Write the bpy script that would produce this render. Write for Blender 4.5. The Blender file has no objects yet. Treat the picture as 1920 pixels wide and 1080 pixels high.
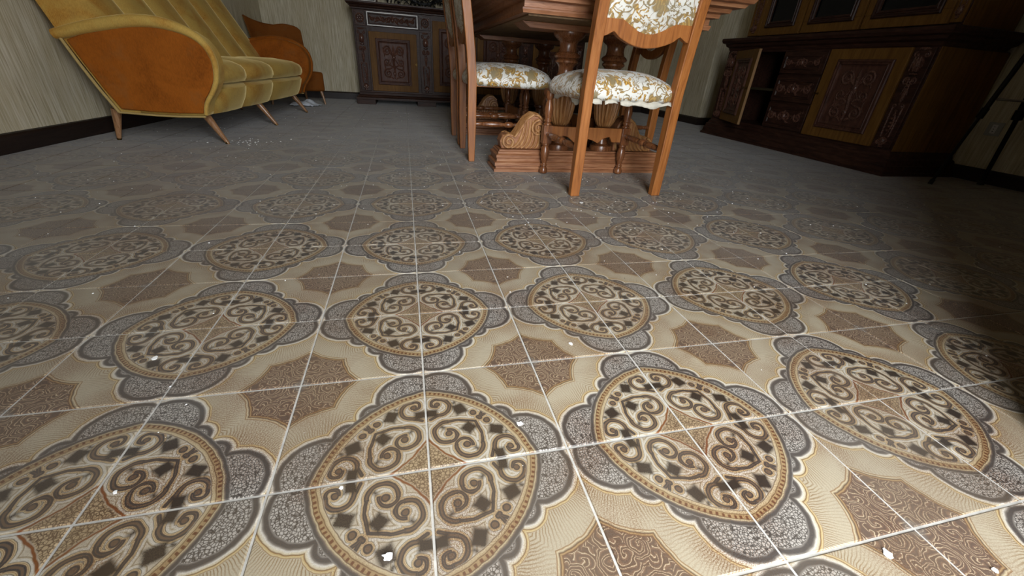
import bpy, bmesh, math, random
from mathutils import Matrix, Vector
random.seed(7)
scene = bpy.context.scene
COL = scene.collection
PI = math.pi

# ------------------------------------------------------------------ camera
cam_d = bpy.data.cameras.new('camera')
cam = bpy.data.objects.new('camera', cam_d)
COL.objects.link(cam)
cam_d.sensor_fit = 'HORIZONTAL'
cam_d.sensor_width = 36.0
cam_d.lens = 14.292
cam_d.clip_start = 0.01
CR = ((0.9720673, -0.2268524, 0.0601926), (-0.0571628, -0.4775738, -0.8767301), (0.2276348, 0.8487999, -0.4772014))
CP = (-0.002546, -0.378206, 0.487770)
mw = Matrix.Identity(4)
for r in range(3):
    mw[r][0] = CR[0][r]; mw[r][1] = -CR[1][r]; mw[r][2] = -CR[2][r]; mw[r][3] = CP[r]
cam.matrix_world = mw
scene.camera = cam

# ------------------------------------------------------------------ world, daylight, exposure
world = bpy.data.worlds.new('overcast_sky')
scene.world = world
world.use_nodes = True
bg = world.node_tree.nodes['Background']
bg.inputs[0].default_value = (0.92, 0.96, 1.0, 1)
bg.inputs[1].default_value = 20.0
DOOR = (-0.04, 0.74, 2.30)          # opening behind the camera: x0, x1, height
WALL_Y = -0.66
pl = bpy.data.lights.new('daylight_portal', 'AREA')
pl.shape = 'RECTANGLE'; pl.size = DOOR[1] - DOOR[0]; pl.size_y = DOOR[2]
pl.cycles.is_portal = True
plo = bpy.data.objects.new('daylight_portal', pl)
COL.objects.link(plo)
plo.location = ((DOOR[0] + DOOR[1]) / 2, WALL_Y - 0.19, DOOR[2] / 2)
plo.rotation_euler = (PI / 2, 0, 0)          # faces +y into the room
vs = scene.view_settings
vs.view_transform = 'Standard'; vs.look = 'None'; vs.gamma = 1.0; vs.use_curve_mapping = False
vs.exposure = 0.0
scene.cycles.diffuse_bounces = 4; scene.cycles.glossy_bounces = 2; scene.cycles.max_bounces = 6

# ------------------------------------------------------------------ mesh helper
class MB:
    def __init__(self):
        self.v = []; self.f = []; self.uv = {}; self.X = Matrix.Identity(4)
    def at(self, M):
        self.X = M; return self
    def add(self, vs_, fs_):
        o = len(self.v)
        X = self.X
        self.v += [tuple(X @ Vector(p)) for p in vs_]
        flip = X.determinant() < 0
        for f in fs_:
            t = tuple(i + o for i in f)
            self.f.append(t[::-1] if flip else t)
        return o
    def box(self, x0, x1, y0, y1, z0, z1):
        self.add([(x0,y0,z0),(x1,y0,z0),(x1,y1,z0),(x0,y1,z0),(x0,y0,z1),(x1,y0,z1),(x1,y1,z1),(x0,y1,z1)],
                 [(3,2,1,0),(4,5,6,7),(0,1,5,4),(1,2,6,5),(2,3,7,6),(3,0,4,7)])
        return self
    def prism(self, poly, t0, t1, axis='y'):
        """polygon in the plane across axis (x: (y,z), y: (x,z), z: (x,y)), extruded t0..t1"""
        n = len(poly)
        area = sum(poly[i][0]*poly[(i+1)%n][1]-poly[(i+1)%n][0]*poly[i][1] for i in range(n))
        if area < 0: poly = poly[::-1]
        def P(a, b, t):
            return (t,a,b) if axis == 'x' else ((a,t,b) if axis == 'y' else (a,b,t))
        vs_ = [P(a,b,t0) for a,b in poly] + [P(a,b,t1) for a,b in poly]
        fs_ = [tuple(range(n))[::-1], tuple(range(n,2*n))] + [(i,(i+1)%n,(i+1)%n+n,i+n) for i in range(n)]
        if axis == 'y': fs_ = [f[::-1] for f in fs_]
        self.add(vs_, fs_)
        return self
    def lathe(self, prof, c=(0,0,0), n=20, flute=None, M=None):
        """prof: (r,z) from bottom to top around z through c; flute=(count, depth, z0, z1)"""
        vs_ = []; fs_ = []
        for r, z in prof:
            for k in range(n):
                a = 2*PI*k/n; rr = r
                if flute and flute[2] <= z <= flute[3]:
                    rr = r*(1-flute[1]*(1-abs(math.sin(a*flute[0]/2))**0.7))
                vs_.append((c[0]+rr*math.cos(a), c[1]+rr*math.sin(a), c[2]+z))
        m = len(prof)
        for i in range(m-1):
            for k in range(n):
                a = i*n+k; b = i*n+(k+1)%n
                fs_.append((a,b,b+n,a+n))
        fs_.append(tuple(range(n))[::-1]); fs_.append(tuple(range((m-1)*n, m*n)))
        if M is not None: vs_ = [tuple(M @ Vector(p)) for p in vs_]
        self.add(vs_, fs_)
        return self
    def tube(self, pts, rad, n=8, flat=1.0, up=None):
        pts = [Vector(p) for p in pts]; m = len(pts)
        if not hasattr(rad, '__len__'): rad = [rad]*m
        vs_ = []; fs_ = []
        prev = None
        for i, p in enumerate(pts):
            t = (pts[min(i+1,m-1)]-pts[max(i-1,0)])
            if t.length < 1e-9: t = Vector((0,0,1))
            t.normalize()
            if up is not None:
                a = Vector(up) - t*Vector(up).dot(t)
            elif prev is None:
                a = Vector((0,0,1)) if abs(t.z) < .9 else Vector((1,0,0))
                a = a - t*a.dot(t)
            else:
                a = prev - t*prev.dot(t)
            if a.length < 1e-6: a = t.orthogonal()
            a.normalize(); prev = a
            b = t.cross(a)
            for k in range(n):
                th = 2*PI*k/n
                vs_.append(tuple(p + rad[i]*(flat*math.cos(th)*a + math.sin(th)*b)))
        for i in range(m-1):
            for k in range(n):
                c = i*n+k; d = i*n+(k+1)%n
                fs_.append((c,d,d+n,c+n))
        fs_.append(tuple(range(n))[::-1]); fs_.append(tuple(range((m-1)*n,m*n)))
        self.add(vs_, fs_)
        return self
    def ell(self, c, r, nu=10, nv=6):
        vs_ = [(c[0],c[1],c[2]-r[2])]; fs_ = []
        for j in range(1,nv):
            ph = -PI/2+PI*j/nv
            for k in range(nu):
                th = 2*PI*k/nu
                vs_.append((c[0]+r[0]*math.cos(ph)*math.cos(th), c[1]+r[1]*math.cos(ph)*math.sin(th), c[2]+r[2]*math.sin(ph)))
        vs_.append((c[0],c[1],c[2]+r[2])); top = len(vs_)-1
        for k in range(nu):
            fs_.append((0,1+(k+1)%nu,1+k))
            for j in range(nv-2):
                a = 1+j*nu+k; b = 1+j*nu+(k+1)%nu
                fs_.append((a,b,b+nu,a+nu))
            a = 1+(nv-2)*nu
            fs_.append((a+k,a+(k+1)%nu,top))
        self.add(vs_, fs_)
        return self
    def sweep(self, prof, path, cap_bottom=True, cap_top=True):
        """stepped moulding block: prof [(outset,z)..] bottom to top around the convex ccw polygon path (xy)"""
        n = len(path); vs_ = []; fs_ = []
        nrm = []
        for i in range(n):
            p = Vector(path[i]); a = (p-Vector(path[i-1])).normalized(); b = (Vector(path[(i+1)%n])-p).normalized()
            na = Vector((a.y,-a.x)); nb = Vector((b.y,-b.x))
            d = (na+nb); d = d/(d.dot(na))
            nrm.append(d)
        for o, z in prof:
            for i in range(n):
                q = Vector(path[i]) + nrm[i]*o
                vs_.append((q.x,q.y,z))
        m = len(prof)
        for j in range(m-1):
            for i in range(n):
                a = j*n+i; b = j*n+(i+1)%n
                fs_.append((a,b,b+n,a+n))
        if cap_bottom: fs_.append(tuple(range(n))[::-1])
        if cap_top: fs_.append(tuple(range((m-1)*n,m*n)))
        self.add(vs_, fs_)
        return self
    def mesh(self, name, mat_, smooth=True, ang=35):
        me = bpy.data.meshes.new(name)
        me.from_pydata(self.v, [], self.f)
        me.update()
        if smooth:
            me.polygons.foreach_set('use_smooth', [True]*len(me.polygons))
            me.set_sharp_from_angle(angle=math.radians(ang))
        me.materials.append(mat_)
        return me
    def build(self, name, mat_, parent=None, bevel=0.0, smooth=True, ang=35, sub=0):
        o = bpy.data.objects.new(name, self.mesh(name, mat_, smooth, ang))
        COL.objects.link(o)
        if parent is not None: o.parent = parent
        if bevel:
            b = o.modifiers.new('bevel','BEVEL'); b.width = bevel; b.segments = 2; b.limit_method = 'ANGLE'; b.angle_limit = math.radians(40)
        if sub:
            s = o.modifiers.new('sub','SUBSURF'); s.levels = sub; s.render_levels = sub
        return o

def tag(o, label=None, cat=None, group=None, kind=None):
    if label: o['label'] = label
    if cat: o['category'] = cat
    if group: o['group'] = group
    if kind: o['kind'] = kind
    return o
def thing(name, label, cat, loc=(0,0,0), rz=0.0, group=None):
    o = bpy.data.objects.new(name, None)
    o.empty_display_size = 0.1
    COL.objects.link(o)
    o.location = loc; o.rotation_euler = (0,0,rz)
    return tag(o, label, cat, group)
def copy_tree(o, parent=None):
    c = o.copy(); COL.objects.link(c)
    if parent is not None: c.parent = parent
    for ch in list(o.children): copy_tree(ch, c)
    return c
def T(x=0,y=0,z=0): return Matrix.Translation((x,y,z))
def RZ(a): return Matrix.Rotation(a,4,'Z')
def RX(a): return Matrix.Rotation(a,4,'X')
def RY(a): return Matrix.Rotation(a,4,'Y')
def SC(x,y,z): return Matrix.Diagonal((x,y,z,1))

# ------------------------------------------------------------------ node helper
def lin(c):
    return tuple(((x/255)/12.92 if x/255 <= .04045 else ((x/255+.055)/1.055)**2.4) for x in c) + (1,)
class NT:
    def __init__(self, name):
        self.m = bpy.data.materials.new(name); self.m.use_nodes = True
        self.t = self.m.node_tree; self.b = self.t.nodes['Principled BSDF']
    def n(self, typ, **kw):
        x = self.t.nodes.new(typ)
        for k, v in kw.items(): setattr(x, k, v)
        return x
    def put(self, sock, val):
        if val is None: return
        if isinstance(val, bpy.types.NodeSocket): self.t.links.new(val, sock)
        else: sock.default_value = val
    def m1(self, op, a, b=None, c=None, clamp=False):
        x = self.n('ShaderNodeMath', operation=op); x.use_clamp = clamp
        for s, v in zip(x.inputs, (a,b,c)): self.put(s, v)
        return x.outputs[0]
    def add(self,a,b): return self.m1('ADD',a,b)
    def sub(self,a,b): return self.m1('SUBTRACT',a,b)
    def mul(self,a,b): return self.m1('MULTIPLY',a,b)
    def mn(self,a,b): return self.m1('MINIMUM',a,b)
    def mx(self,a,b): return self.m1('MAXIMUM',a,b)
    def vm(self, op, a, b=None, scale=None):
        x = self.n('ShaderNodeVectorMath', operation=op)
        self.put(x.inputs[0], a)
        if b is not None: self.put(x.inputs[1], b)
        if scale is not None: self.put(x.inputs['Scale'], scale)
        return x.outputs['Value'] if op in ('DISTANCE','DOT_PRODUCT','LENGTH') else x.outputs[0]
    def ramp(self, fac, stops, interp='LINEAR'):
        x = self.n('ShaderNodeValToRGB'); r = x.color_ramp; r.interpolation = interp
        while len(r.elements) > 1: r.elements.remove(r.elements[-1])
        r.elements[0].position = stops[0][0]; r.elements[0].color = stops[0][1]
        for p, c in stops[1:]:
            e = r.elements.new(p); e.color = c
        self.put(x.inputs[0], fac)
        return x.outputs[0]
    def maprange(self, v, a, b, c=0.0, d=1.0, smooth=False):
        x = self.n('ShaderNodeMapRange'); x.clamp = True
        if smooth: x.interpolation_type = 'SMOOTHSTEP'
        self.put(x.inputs[0], v)
        for i, q in zip((1,2,3,4),(a,b,c,d)): self.put(x.inputs[i], q)
        return x.outputs[0]
    def mix(self, fac, a, b, blend='MIX'):
        x = self.n('ShaderNodeMix', data_type='RGBA', blend_type=blend)
        self.put(x.inputs[0], fac); self.put(x.inputs[6], a); self.put(x.inputs[7], b)
        return x.outputs[2]
    def noise(self, vec, scale, detail=2.0, rough=.5, dist=0.0, col=False):
        x = self.n('ShaderNodeTexNoise'); self.put(x.inputs['Vector'], vec)
        x.inputs['Scale'].default_value = scale; x.inputs['Detail'].default_value = detail
        x.inputs['Roughness'].default_value = rough; x.inputs['Distortion'].default_value = dist
        return x.outputs[1 if col else 0]
    def voro(self, vec, scale, feature='F1', rnd=1.0, out='Distance'):
        x = self.n('ShaderNodeTexVoronoi', feature=feature); self.put(x.inputs['Vector'], vec)
        x.inputs['Scale'].default_value = scale; x.inputs['Randomness'].default_value = rnd
        return x.outputs[out]
    def obj(self): return self.n('ShaderNodeTexCoord').outputs['Object']
    def pos(self): return self.n('ShaderNodeNewGeometry').outputs['Position']
    def uv(self): return self.n('ShaderNodeTexCoord').outputs['UV']
    def mapping(self, vec, scale=(1,1,1), rot=(0,0,0), loc=(0,0,0)):
        x = self.n('ShaderNodeMapping'); self.put(x.inputs[0], vec)
        x.inputs['Scale'].default_value = scale; x.inputs['Rotation'].default_value = rot; x.inputs['Location'].default_value = loc
        return x.outputs[0]
    def bump(self, h, strength=.3, dist=.002):
        x = self.n('ShaderNodeBump'); x.inputs['Strength'].default_value = strength; x.inputs['Distance'].default_value = dist
        self.put(x.inputs['Height'], h); self.t.links.new(x.outputs[0], self.b.inputs['Normal'])
    def set(self, **kw):
        for k, v in kw.items(): self.put(self.b.inputs[k.replace('_',' ')], v)
        return self.m

def wood(name, c_dark, c_mid, c_light, rough=.35, scale=(60,60,3), coat=0.0, spec=.5):
    N = NT(name)
    o = N.obj()
    mp = N.mapping(o, scale=scale)
    g = N.noise(mp, 1.0, 3, .6, .6)
    g2 = N.noise(N.mapping(o, scale=(scale[0]*4,scale[1]*4,scale[2]*4)), 1.0, 2, .5)
    big = N.noise(o, 3.0, 2)
    f = N.add(N.mul(g, .75), N.mul(g2, .25))
    col = N.ramp(f, [(.30, lin(c_dark)), (.5, lin(c_mid)), (.70, lin(c_light))])
    col = N.mix(N.maprange(big, .35, .7, 0.0, .35), col, lin(c_dark))
    return N.set(Base_Color=col, Roughness=N.maprange(g2, .3, .7, rough-.06, rough+.12), Coat_Weight=coat, Coat_Roughness=.2, Specular_IOR_Level=spec)

def plain(name, c, rough=.5, metal=0.0, var=.12, scale=40, spec=.5):
    N = NT(name)
    n = N.noise(N.obj(), scale, 3)
    col = N.mix(N.maprange(n, .3, .7, 0, var), lin(c), (0.02,0.02,0.02,1))
    return N.set(Base_Color=col, Roughness=rough, Metallic=metal, Specular_IOR_Level=spec)

MAT = {}
MAT['chair'] = wood('chair_beech', (112,64,28), (154,94,44), (174,114,60), .42, (70,70,4), 0, .4)
MAT['walnut'] = wood('table_walnut', (100,61,38), (150,100,67), (178,130,93), .33, (6,70,70))
MAT['turned'] = wood('turned_walnut', (78,44,24), (118,72,42), (146,98,60), .27, (60,60,6), .2)
MAT['bulb'] = wood('gilded_walnut', (118,76,40), (160,112,66), (190,146,98), .34, (50,50,6))
MAT['under'] = wood('raw_underside', (104,82,56), (132,106,74), (152,124,90), .7, (60,6,60))
MAT['dark'] = wood('dark_mahogany', (34,20,15), (58,36,27), (80,52,40), .40, (8,60,60), .0, .22)
MAT['carve'] = wood('carved_mahogany', (56,34,27), (92,60,48), (114,80,66), .24, (40,40,40), .0, .55)
MAT['panelw'] = wood('panel_mahogany', (52,31,24), (84,54,43), (102,70,56), .42, (40,40,8), .0, .2)
MAT['tan'] = wood('door_veneer', (84,55,20), (112,77,32), (128,91,42), .55, (60,60,5), 0, .2)
MAT['edge'] = wood('door_edge_wood', (120,88,52), (148,112,70), (160,126,84), .55, (60,60,5))
MAT['legw'] = wood('sofa_leg_wood', (110,74,46), (158,116,80), (182,142,106), .3, (60,60,6), .3)
MAT['metal'] = plain('blackened_steel', (20,18,17), .5, .6)
MAT['steel'] = plain('bare_steel_rod', (120,112,104), .4, .8)
MAT['rubber'] = plain('foot_rubber', (34,38,34), .8)
MAT['inside'] = plain('cabinet_inside', (60,50,24), .7, var=.3, scale=12)
MAT['plastic'] = plain('outlet_plastic', (168,166,160), .45)
MAT['slot'] = plain('outlet_slot', (24,22,20), .6)
MAT['white'] = plain('white_fillet', (226,224,220), .35, var=.05)
MAT['iron'] = plain('black_iron', (14,13,12), .55)
MAT['brass'] = plain('brass_key', (96,74,36), .35, .9)
MAT['flake'] = plain('plaster_flake', (232,232,230), .7, var=.08, scale=200)
MAT['speck'] = plain('dark_dirt', (26,22,20), .9)
MAT['cloth'] = plain('white_cloth', (214,220,228), .9, var=.08)
MAT['lining'] = plain('torn_lining_cloth', (206,200,184), .9, var=.18, scale=60)
MAT['baseb'] = wood('baseboard_stain', (22,14,11), (34,22,17), (46,31,24), .45, (4,4,60))
MAT['grout'] = plain('grout', (184,180,172), .85, var=.3, scale=60)
MAT['ceil'] = plain('ceiling_paint', (224,222,214), .9, var=.04, scale=4)
N = NT('dark_cabinet_glass'); N.set(Base_Color=(.004,.004,.005,1), Roughness=.08, Specular_IOR_Level=.18); MAT['glass'] = N.m


def velvet(name, base, tint, sheen=1.0, rough=.35, deep=(90,50,10)):
    N = NT(name)
    o = N.obj()
    nap = N.noise(N.mapping(o, scale=(5,5,5)), 1.0, 3, .6, .8)
    fine = N.noise(N.mapping(o, scale=(260,260,90)), 1.0, 2)
    stain = N.noise(o, 9.0, 4, .65)
    b2 = N.mix(N.maprange(nap, .44, .66, 0, .85), lin(base), lin(deep))
    b2 = N.mix(N.maprange(fine, .3, .7, 0, .35), b2, lin([min(255,x*1.25) for x in base]))
    b2 = N.mix(N.maprange(stain, .55, .8, 0, .3), b2, lin((110,92,60)))
    N.bump(fine, .25, .0006)
    return N.set(Base_Color=b2, Roughness=.8, Sheen_Weight=N.maprange(nap, .3, .7, sheen, sheen*.72), Sheen_Roughness=rough, Sheen_Tint=lin(tint), Specular_IOR_Level=.15)
MAT['velvet'] = velvet('gold_velvet', (178,146,76), (255,232,165), .8, .30, (158,102,30))
MAT['velvet_shaded'] = velvet('gold_velvet_shaded', (142,78,20), (240,190,110), .22, .3, (112,58,11))  # same gold velvet, its darker look on camera-facing sides put into the colour
MAT['velvet_chair'] = velvet('brown_velvet', (120,68,22), (230,170,100), .3, .3, (96,50,14))
MAT['piping'] = plain('piping_cord', (176,150,92), .8)

def damask():
    N = NT('floral_damask')
    uv = N.uv()
    w = N.noise(uv, 16, 2, .5, col=True)
    wv = N.vm('ADD', uv, N.vm('SCALE', N.vm('SUBTRACT', w, (.5,.5,.5)), scale=.05))
    p = N.mapping(wv, scale=(1,1,0))
    cell = N.voro(p, 10.5, 'F1', .45, 'Position')
    d = N.vm('SUBTRACT', p, cell)
    s = N.n('ShaderNodeSeparateXYZ'); N.put(s.inputs[0], d)
    r = N.vm('LENGTH', d)
    th = N.m1('ARCTAN2', s.outputs[1], s.outputs[0])
    # a lobed blossom in each cell, with veined petals
    lobes = N.mul(N.m1('ABSOLUTE', N.m1('SINE', N.mul(th, 2.5))), .016)
    flower = N.sub(r, N.add(lobes, .024))
    # curling tendrils between blossoms
    tn = N.noise(p, 17, 1, .4, 1.4)
    tendril = N.sub(N.m1('ABSOLUTE', N.sub(tn, .52)), .022)
    leafn = N.noise(N.mapping(p, scale=(1,1,1), loc=(3.1,1.7,0)), 30, 1, .4, 2.2)
    leaf = N.sub(.575, leafn)
    motif = N.mn(N.mul(flower, 30), N.mn(N.mul(tendril, 14), N.mul(leaf, 9)))
    inside = N.maprange(motif, -.04, .05, 1, 0)
    vein = N.m1('SINE', N.add(N.mul(r, 620), N.mul(th, 3.0)))
    gold = N.mix(N.maprange(vein, -.2, .5), lin((150,108,38)), lin((208,164,76)))
    gold = N.mix(N.maprange(N.noise(p, 14, 2), .4, .62), gold, lin((136,120,84)))
    edge = N.maprange(N.m1('ABSOLUTE', motif), .0, .16, 1, 0)
    col = N.mix(inside, lin((222,220,212)), gold)
    col = N.mix(N.mul(edge, .55), col, lin((112,92,48)))
    weave = N.noise(N.mapping(uv, scale=(900,900,1)), 1.0, 1)
    dirt = N.noise(uv, 7, 4)
    col = N.mix(N.maprange(dirt, .5, .8, 0, .4), col, lin((140,130,112)))
    N.bump(N.add(N.mul(inside, .6), N.mul(weave, .4)), .5, .001)
    N.set(Base_Color=col, Roughness=N.maprange(inside, 0, 1, .38, .62), Sheen_Weight=.25)
    return N.m
MAT['damask'] = damask()

def wallpaper():
    N = NT('ribbed_wallpaper')
    p = N.pos()
    s = N.n('ShaderNodeSeparateXYZ'); N.put(s.inputs[0], p)
    h = N.add(s.outputs[0], s.outputs[1])      # runs along every wall of the room
    c = N.n('ShaderNodeCombineXYZ'); N.put(c.inputs[0], h); N.put(c.inputs[1], N.mul(s.outputs[2], .035))
    rib = N.noise(c.outputs[0], 95, 2, .6)
    rib2 = N.noise(c.outputs[0], 300, 1, .6)
    band = N.noise(c.outputs[0], 5, 2, .5)
    f = N.add(N.mul(rib, .65), N.mul(rib2, .35))
    col = N.ramp(f, [(.34, lin((158,146,118))), (.47, lin((192,182,154))), (.62, lin((216,209,188)))])
    col = N.mix(N.maprange(band, .4, .7, 0, .35), col, lin((178,162,124)))
    dirt = N.noise(p, 1.6, 3, .6)
    col = N.mix(N.maprange(dirt, .5, .8, 0, .25), col, lin((110,100,84)))
    N.bump(rib, .5, .003)
    return N.set(Base_Color=col, Roughness=.75)
MAT['wall'] = wallpaper()

# ------------------------------------------------------------------ the printed floor tile
TS = 0.2
def tile_material():
    """every tile carries the same print: a quarter medallion at its (0,0) corner, a quarter star at (1,1)"""
    N = NT('printed_tile')
    uv = N.uv()
    pos = N.pos()
    s = N.n('ShaderNodeSeparateXYZ'); N.put(s.inputs[0], uv)
    u, v = s.outputs[0], s.outputs[1]
    a = N.mx(u, v); b = N.mn(u, v)                        # the print is symmetric about the tile's diagonal
    cq = N.n('ShaderNodeCombineXYZ'); N.put(cq.inputs[0], a); N.put(cq.inputs[1], b)
    q = cq.outputs[0]
    wob = N.noise(uv, 14, 1, .5, col=True)                # hand-drawn wobble of the print
    q = N.vm('ADD', q, N.vm('SCALE', N.vm('SUBTRACT', wob, (.5,.5,.5)), scale=.018))
    sq = N.n('ShaderNodeSeparateXYZ'); N.put(sq.inputs[0], q)
    qa, qb = sq.outputs[0], sq.outputs[1]
    def circ(cx, cy, r): return N.sub(N.vm('DISTANCE', q, (cx,cy,0)), r)
    def halfp(cx, cy, ang):
        n = (math.cos(ang), math.sin(ang), 0)
        return N.sub(N.vm('DOT_PRODUCT', q, n), cx*n[0]+cy*n[1])
    def arc(cx, cy, r, ang=None, w=0.0, grow=1.0):
        """ring kept on the side of the line through its centre that faces away from ang"""
        d = N.m1('ABSOLUTE', circ(cx, cy, r))
        if ang is not None: d = N.mx(d, halfp(cx, cy, ang))
        return N.sub(d, w) if w else d
    def seg(ax, ay, bx, by, w=0.0):
        dx, dy = bx-ax, by-ay; L2 = dx*dx+dy*dy
        dt = N.vm('DOT_PRODUCT', q, (dx/L2, dy/L2, 0))
        h = N.m1('SUBTRACT', dt, (ax*dx+ay*dy)/L2, clamp=True)
        pt = N.vm('ADD', N.vm('SCALE', (dx,dy,0), scale=h), (ax,ay,0))
        d = N.vm('DISTANCE', q, pt)
        return N.sub(d, w) if w else d
    def many(lst):
        x = lst[0]
        for y in lst[1:]: x = N.mn(x, y)
        return x
    def rect(cx, cy, ang, hx, hy):
        c, s_ = math.cos(ang), math.sin(ang)
        dx = N.sub(N.m1('ABSOLUTE', N.sub(N.vm('DOT_PRODUCT', q, (c,s_,0)), cx*c+cy*s_)), hx)
        dy = N.sub(N.m1('ABSOLUTE', N.sub(N.vm('DOT_PRODUCT', q, (-s_,c,0)), -cx*s_+cy*c)), hy)
        return N.mx(dx, dy)
    # scrolls of the medallion
    strokes = many([
        seg(.372,.372, .400,.245),
        seg(.400,.245, .398,.160),
        arc(.300,.152, .098, PI/2, .004),                     # over the top of the big scroll
        arc(.262,.160, .060, -PI/2),                          # back under
        N.mx(circ(.280,.162,.016), .0),
        arc(.560,.100, .088, -PI*.45, .004),                  # hook that makes a heart with the next tile
        arc(.606,.086, .042, PI/2),
        seg(.472,.110, .440,.030),
        N.mx(circ(.590,.092,.014), .0),
        N.mx(circ(.460,.366,.016), .0),
        N.mx(circ(.412,.396,.004), .0),
        seg(.400,.400, .462,.440),
    ])
    squares = many([rect(.517,.264,-.30,.058,.050), rect(.314,.314,PI/4,.050,.050), rect(.502,.035,.1,.040,.056),
                    rect(.345,.118,.6,.014,.02), rect(.600,.235,-.9,.012,.03)])
    rimr = N.vm('DISTANCE', q, (-.157,-.157,0))
    rim = N.sub(rimr, .90)
    scal = N.mn(circ(.715,.120,.272), circ(.572,.398,.106))
    star = N.sub(.52, N.vm('DISTANCE', q, (.62,.174,0)))
    # shades of the print
    CREAM = lin((205,195,170)); PALE = lin((226,221,206)); GREY = lin((112,108,106)); DKG = lin((86,82,80))
    BRN = lin((104,70,48)); OCH = lin((172,122,66)); RUST = lin((140,84,40)); DKB = lin((50,42,38))
    sp = N.m1('MULTIPLY', strokes, 11.2)
    med = N.ramp(sp, [(0.0, lin((120,98,78))), (.03, lin((92,82,76))), (.06, lin((66,62,62))), (.115, lin((80,76,76))), (.145, lin((140,106,72))), (.17, lin((222,206,168))),
                      (.20, lin((166,122,76))), (.225, lin((214,194,152))), (.265, lin((206,188,150))), (.285, lin((84,74,68))), (.315, lin((218,212,198))), (.42, PALE), (.50, lin((196,182,152))), (.54, lin((150,132,108))), (.58, lin((214,204,182))), (.9, lin((200,190,168)))])
    grain = N.noise(uv, 130, 2, .6)
    sqf = N.maprange(N.add(squares, N.mul(N.sub(grain, .5), .03)), -.014, .012, 1, 0)
    med = N.mix(sqf, med, DKB)
    dia = N.maprange(N.sub(N.add(qa, qb), N.mul(N.m1('ABSOLUTE', N.sub(qa, qb)), .12)), .20, .215, 1, 0)
    cellv = N.n('ShaderNodeTexVoronoi', feature='DISTANCE_TO_EDGE'); N.put(cellv.inputs['Vector'], uv); cellv.inputs['Scale'].default_value = 52.0; cellv.inputs['Randomness'].default_value = .85
    ce = cellv.outputs['Distance']
    diac = N.mix(N.maprange(ce, .02, .16), lin((104,80,58)), lin((196,174,138)))
    med = N.mix(dia, med, diac)
    dial = N.maprange(N.m1('ABSOLUTE', N.sub(N.sub(N.add(qa, qb), N.mul(N.m1('ABSOLUTE', N.sub(qa, qb)), .12)), .225)), .006, .016, 1, 0)
    med = N.mix(dial, med, RUST)
    # beaded rim
    th = N.m1('ARCTAN2', N.add(qb, .157), N.add(qa, .157))
    bead = N.maprange(N.m1('SINE', N.mul(th, 150.0)), -.3, .5)
    rimc = N.ramp(N.m1('ADD', N.mul(rim, 5.0), .5), [(.26, PALE), (.30, lin((120,96,72))), (.325, lin((214,198,162))), (.40, lin((198,178,138))), (.425, lin((120,86,58))),
                                              (.45, lin((184,158,116))), (.56, lin((178,150,108))), (.585, lin((110,84,64))), (.61, lin((216,200,160))), (.66, lin((130,116,104))), (.70, DKG), (.76, DKG), (.80, lin((150,146,140)))])
    beadm = N.mul(N.mul(N.maprange(rim, -.010, -.004), N.maprange(rim, .012, .018, 1, 0)), bead)
    rimc = N.mix(beadm, rimc, lin((116,72,46)))
    med = N.mix(N.maprange(rim, -.047, -.043), med, rimc)
    # pebbled grey scallops and their outlines
    peb = N.mix(N.maprange(ce, .04, .18), lin((70,66,64)), lin((208,204,196)))
    peb = N.mix(N.maprange(grain, .45, .75, 0, .35), peb, GREY)
    scc = N.ramp(N.m1('ADD', N.mul(scal, 5.0), .5), [(.26, lin((120,116,112))), (.29, lin((150,146,140))), (.34, DKG), (.435, DKG), (.48, lin((140,134,126))), (.53, lin((238,234,222))),
                                              (.60, lin((228,216,184))), (.635, lin((130,92,54))), (.66, lin((214,188,132))), (.70, lin((222,206,164))), (.715, lin((160,122,78))), (.735, CREAM)])
    outer = N.mix(N.maprange(scal, -.046, -.042), peb, scc)
    # hatched cream ground
    th2 = N.m1('ARCTAN2', N.sub(qb, .12), N.sub(qa, .715))
    hat = N.m1('SINE', N.add(N.mul(th2, 135.0), N.mul(N.noise(uv, 9, 2), 9.0)))
    hatf = N.mul(N.maprange(hat, .1, .8), N.maprange(scal, .05, .16, .85, .25))
    ground = N.mix(hatf, CREAM, lin((150,118,74)))
    outer = N.mix(N.maprange(scal, .046, .05), outer, ground)
    # the brown star with its small scrolls
    vq = N.vm('ADD', uv, N.vm('SCALE', wob, scale=.06))
    vr = N.n('ShaderNodeTexVoronoi', feature='F1'); N.put(vr.inputs['Vector'], vq); vr.inputs['Scale'].default_value = 6.5; vr.inputs['Randomness'].default_value = .75
    vd = N.vm('SUBTRACT', vq, vr.outputs['Position'])
    sv = N.n('ShaderNodeSeparateXYZ'); N.put(sv.inputs[0], vd)
    swirl = N.m1('SINE', N.add(N.mul(vr.outputs['Distance'], 26.0), N.m1('ARCTAN2', sv.outputs[1], sv.outputs[0])))
    stc = N.ramp(N.m1('MULTIPLY_ADD', swirl, .5, .5), [(0, lin((96,76,66))), (.30, lin((130,100,80))), (.55, lin((150,118,92))), (.69, lin((232,218,190))), (.80, lin((208,184,146))), (.88, lin((98,68,50))), (1, lin((100,78,66)))])
    stc = N.mix(N.maprange(grain, .4, .7, 0, .30), stc, lin((104,66,44)))
    dtl = N.maprange(N.add(qa, qb), 1.90, 1.93, 0, .6)
    stc = N.mix(dtl, stc, GREY)
    stc = N.mix(.06, stc, CREAM)
    st2 = N.ramp(N.m1('ADD', N.mul(star, 5.0), .5), [(.28, lin((110,78,56))), (.36, lin((120,88,64))), (.40, lin((196,164,116))), (.44, lin((96,66,46))), (.50, lin((228,214,178))), (.545, lin((150,112,72))), (.57, CREAM)])
    outer = N.mix(N.maprange(star, .012, .016, 1, 0), outer, st2)
    outer = N.mix(N.maprange(star, -.036, -.030, 1, 0), outer, stc)
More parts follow.
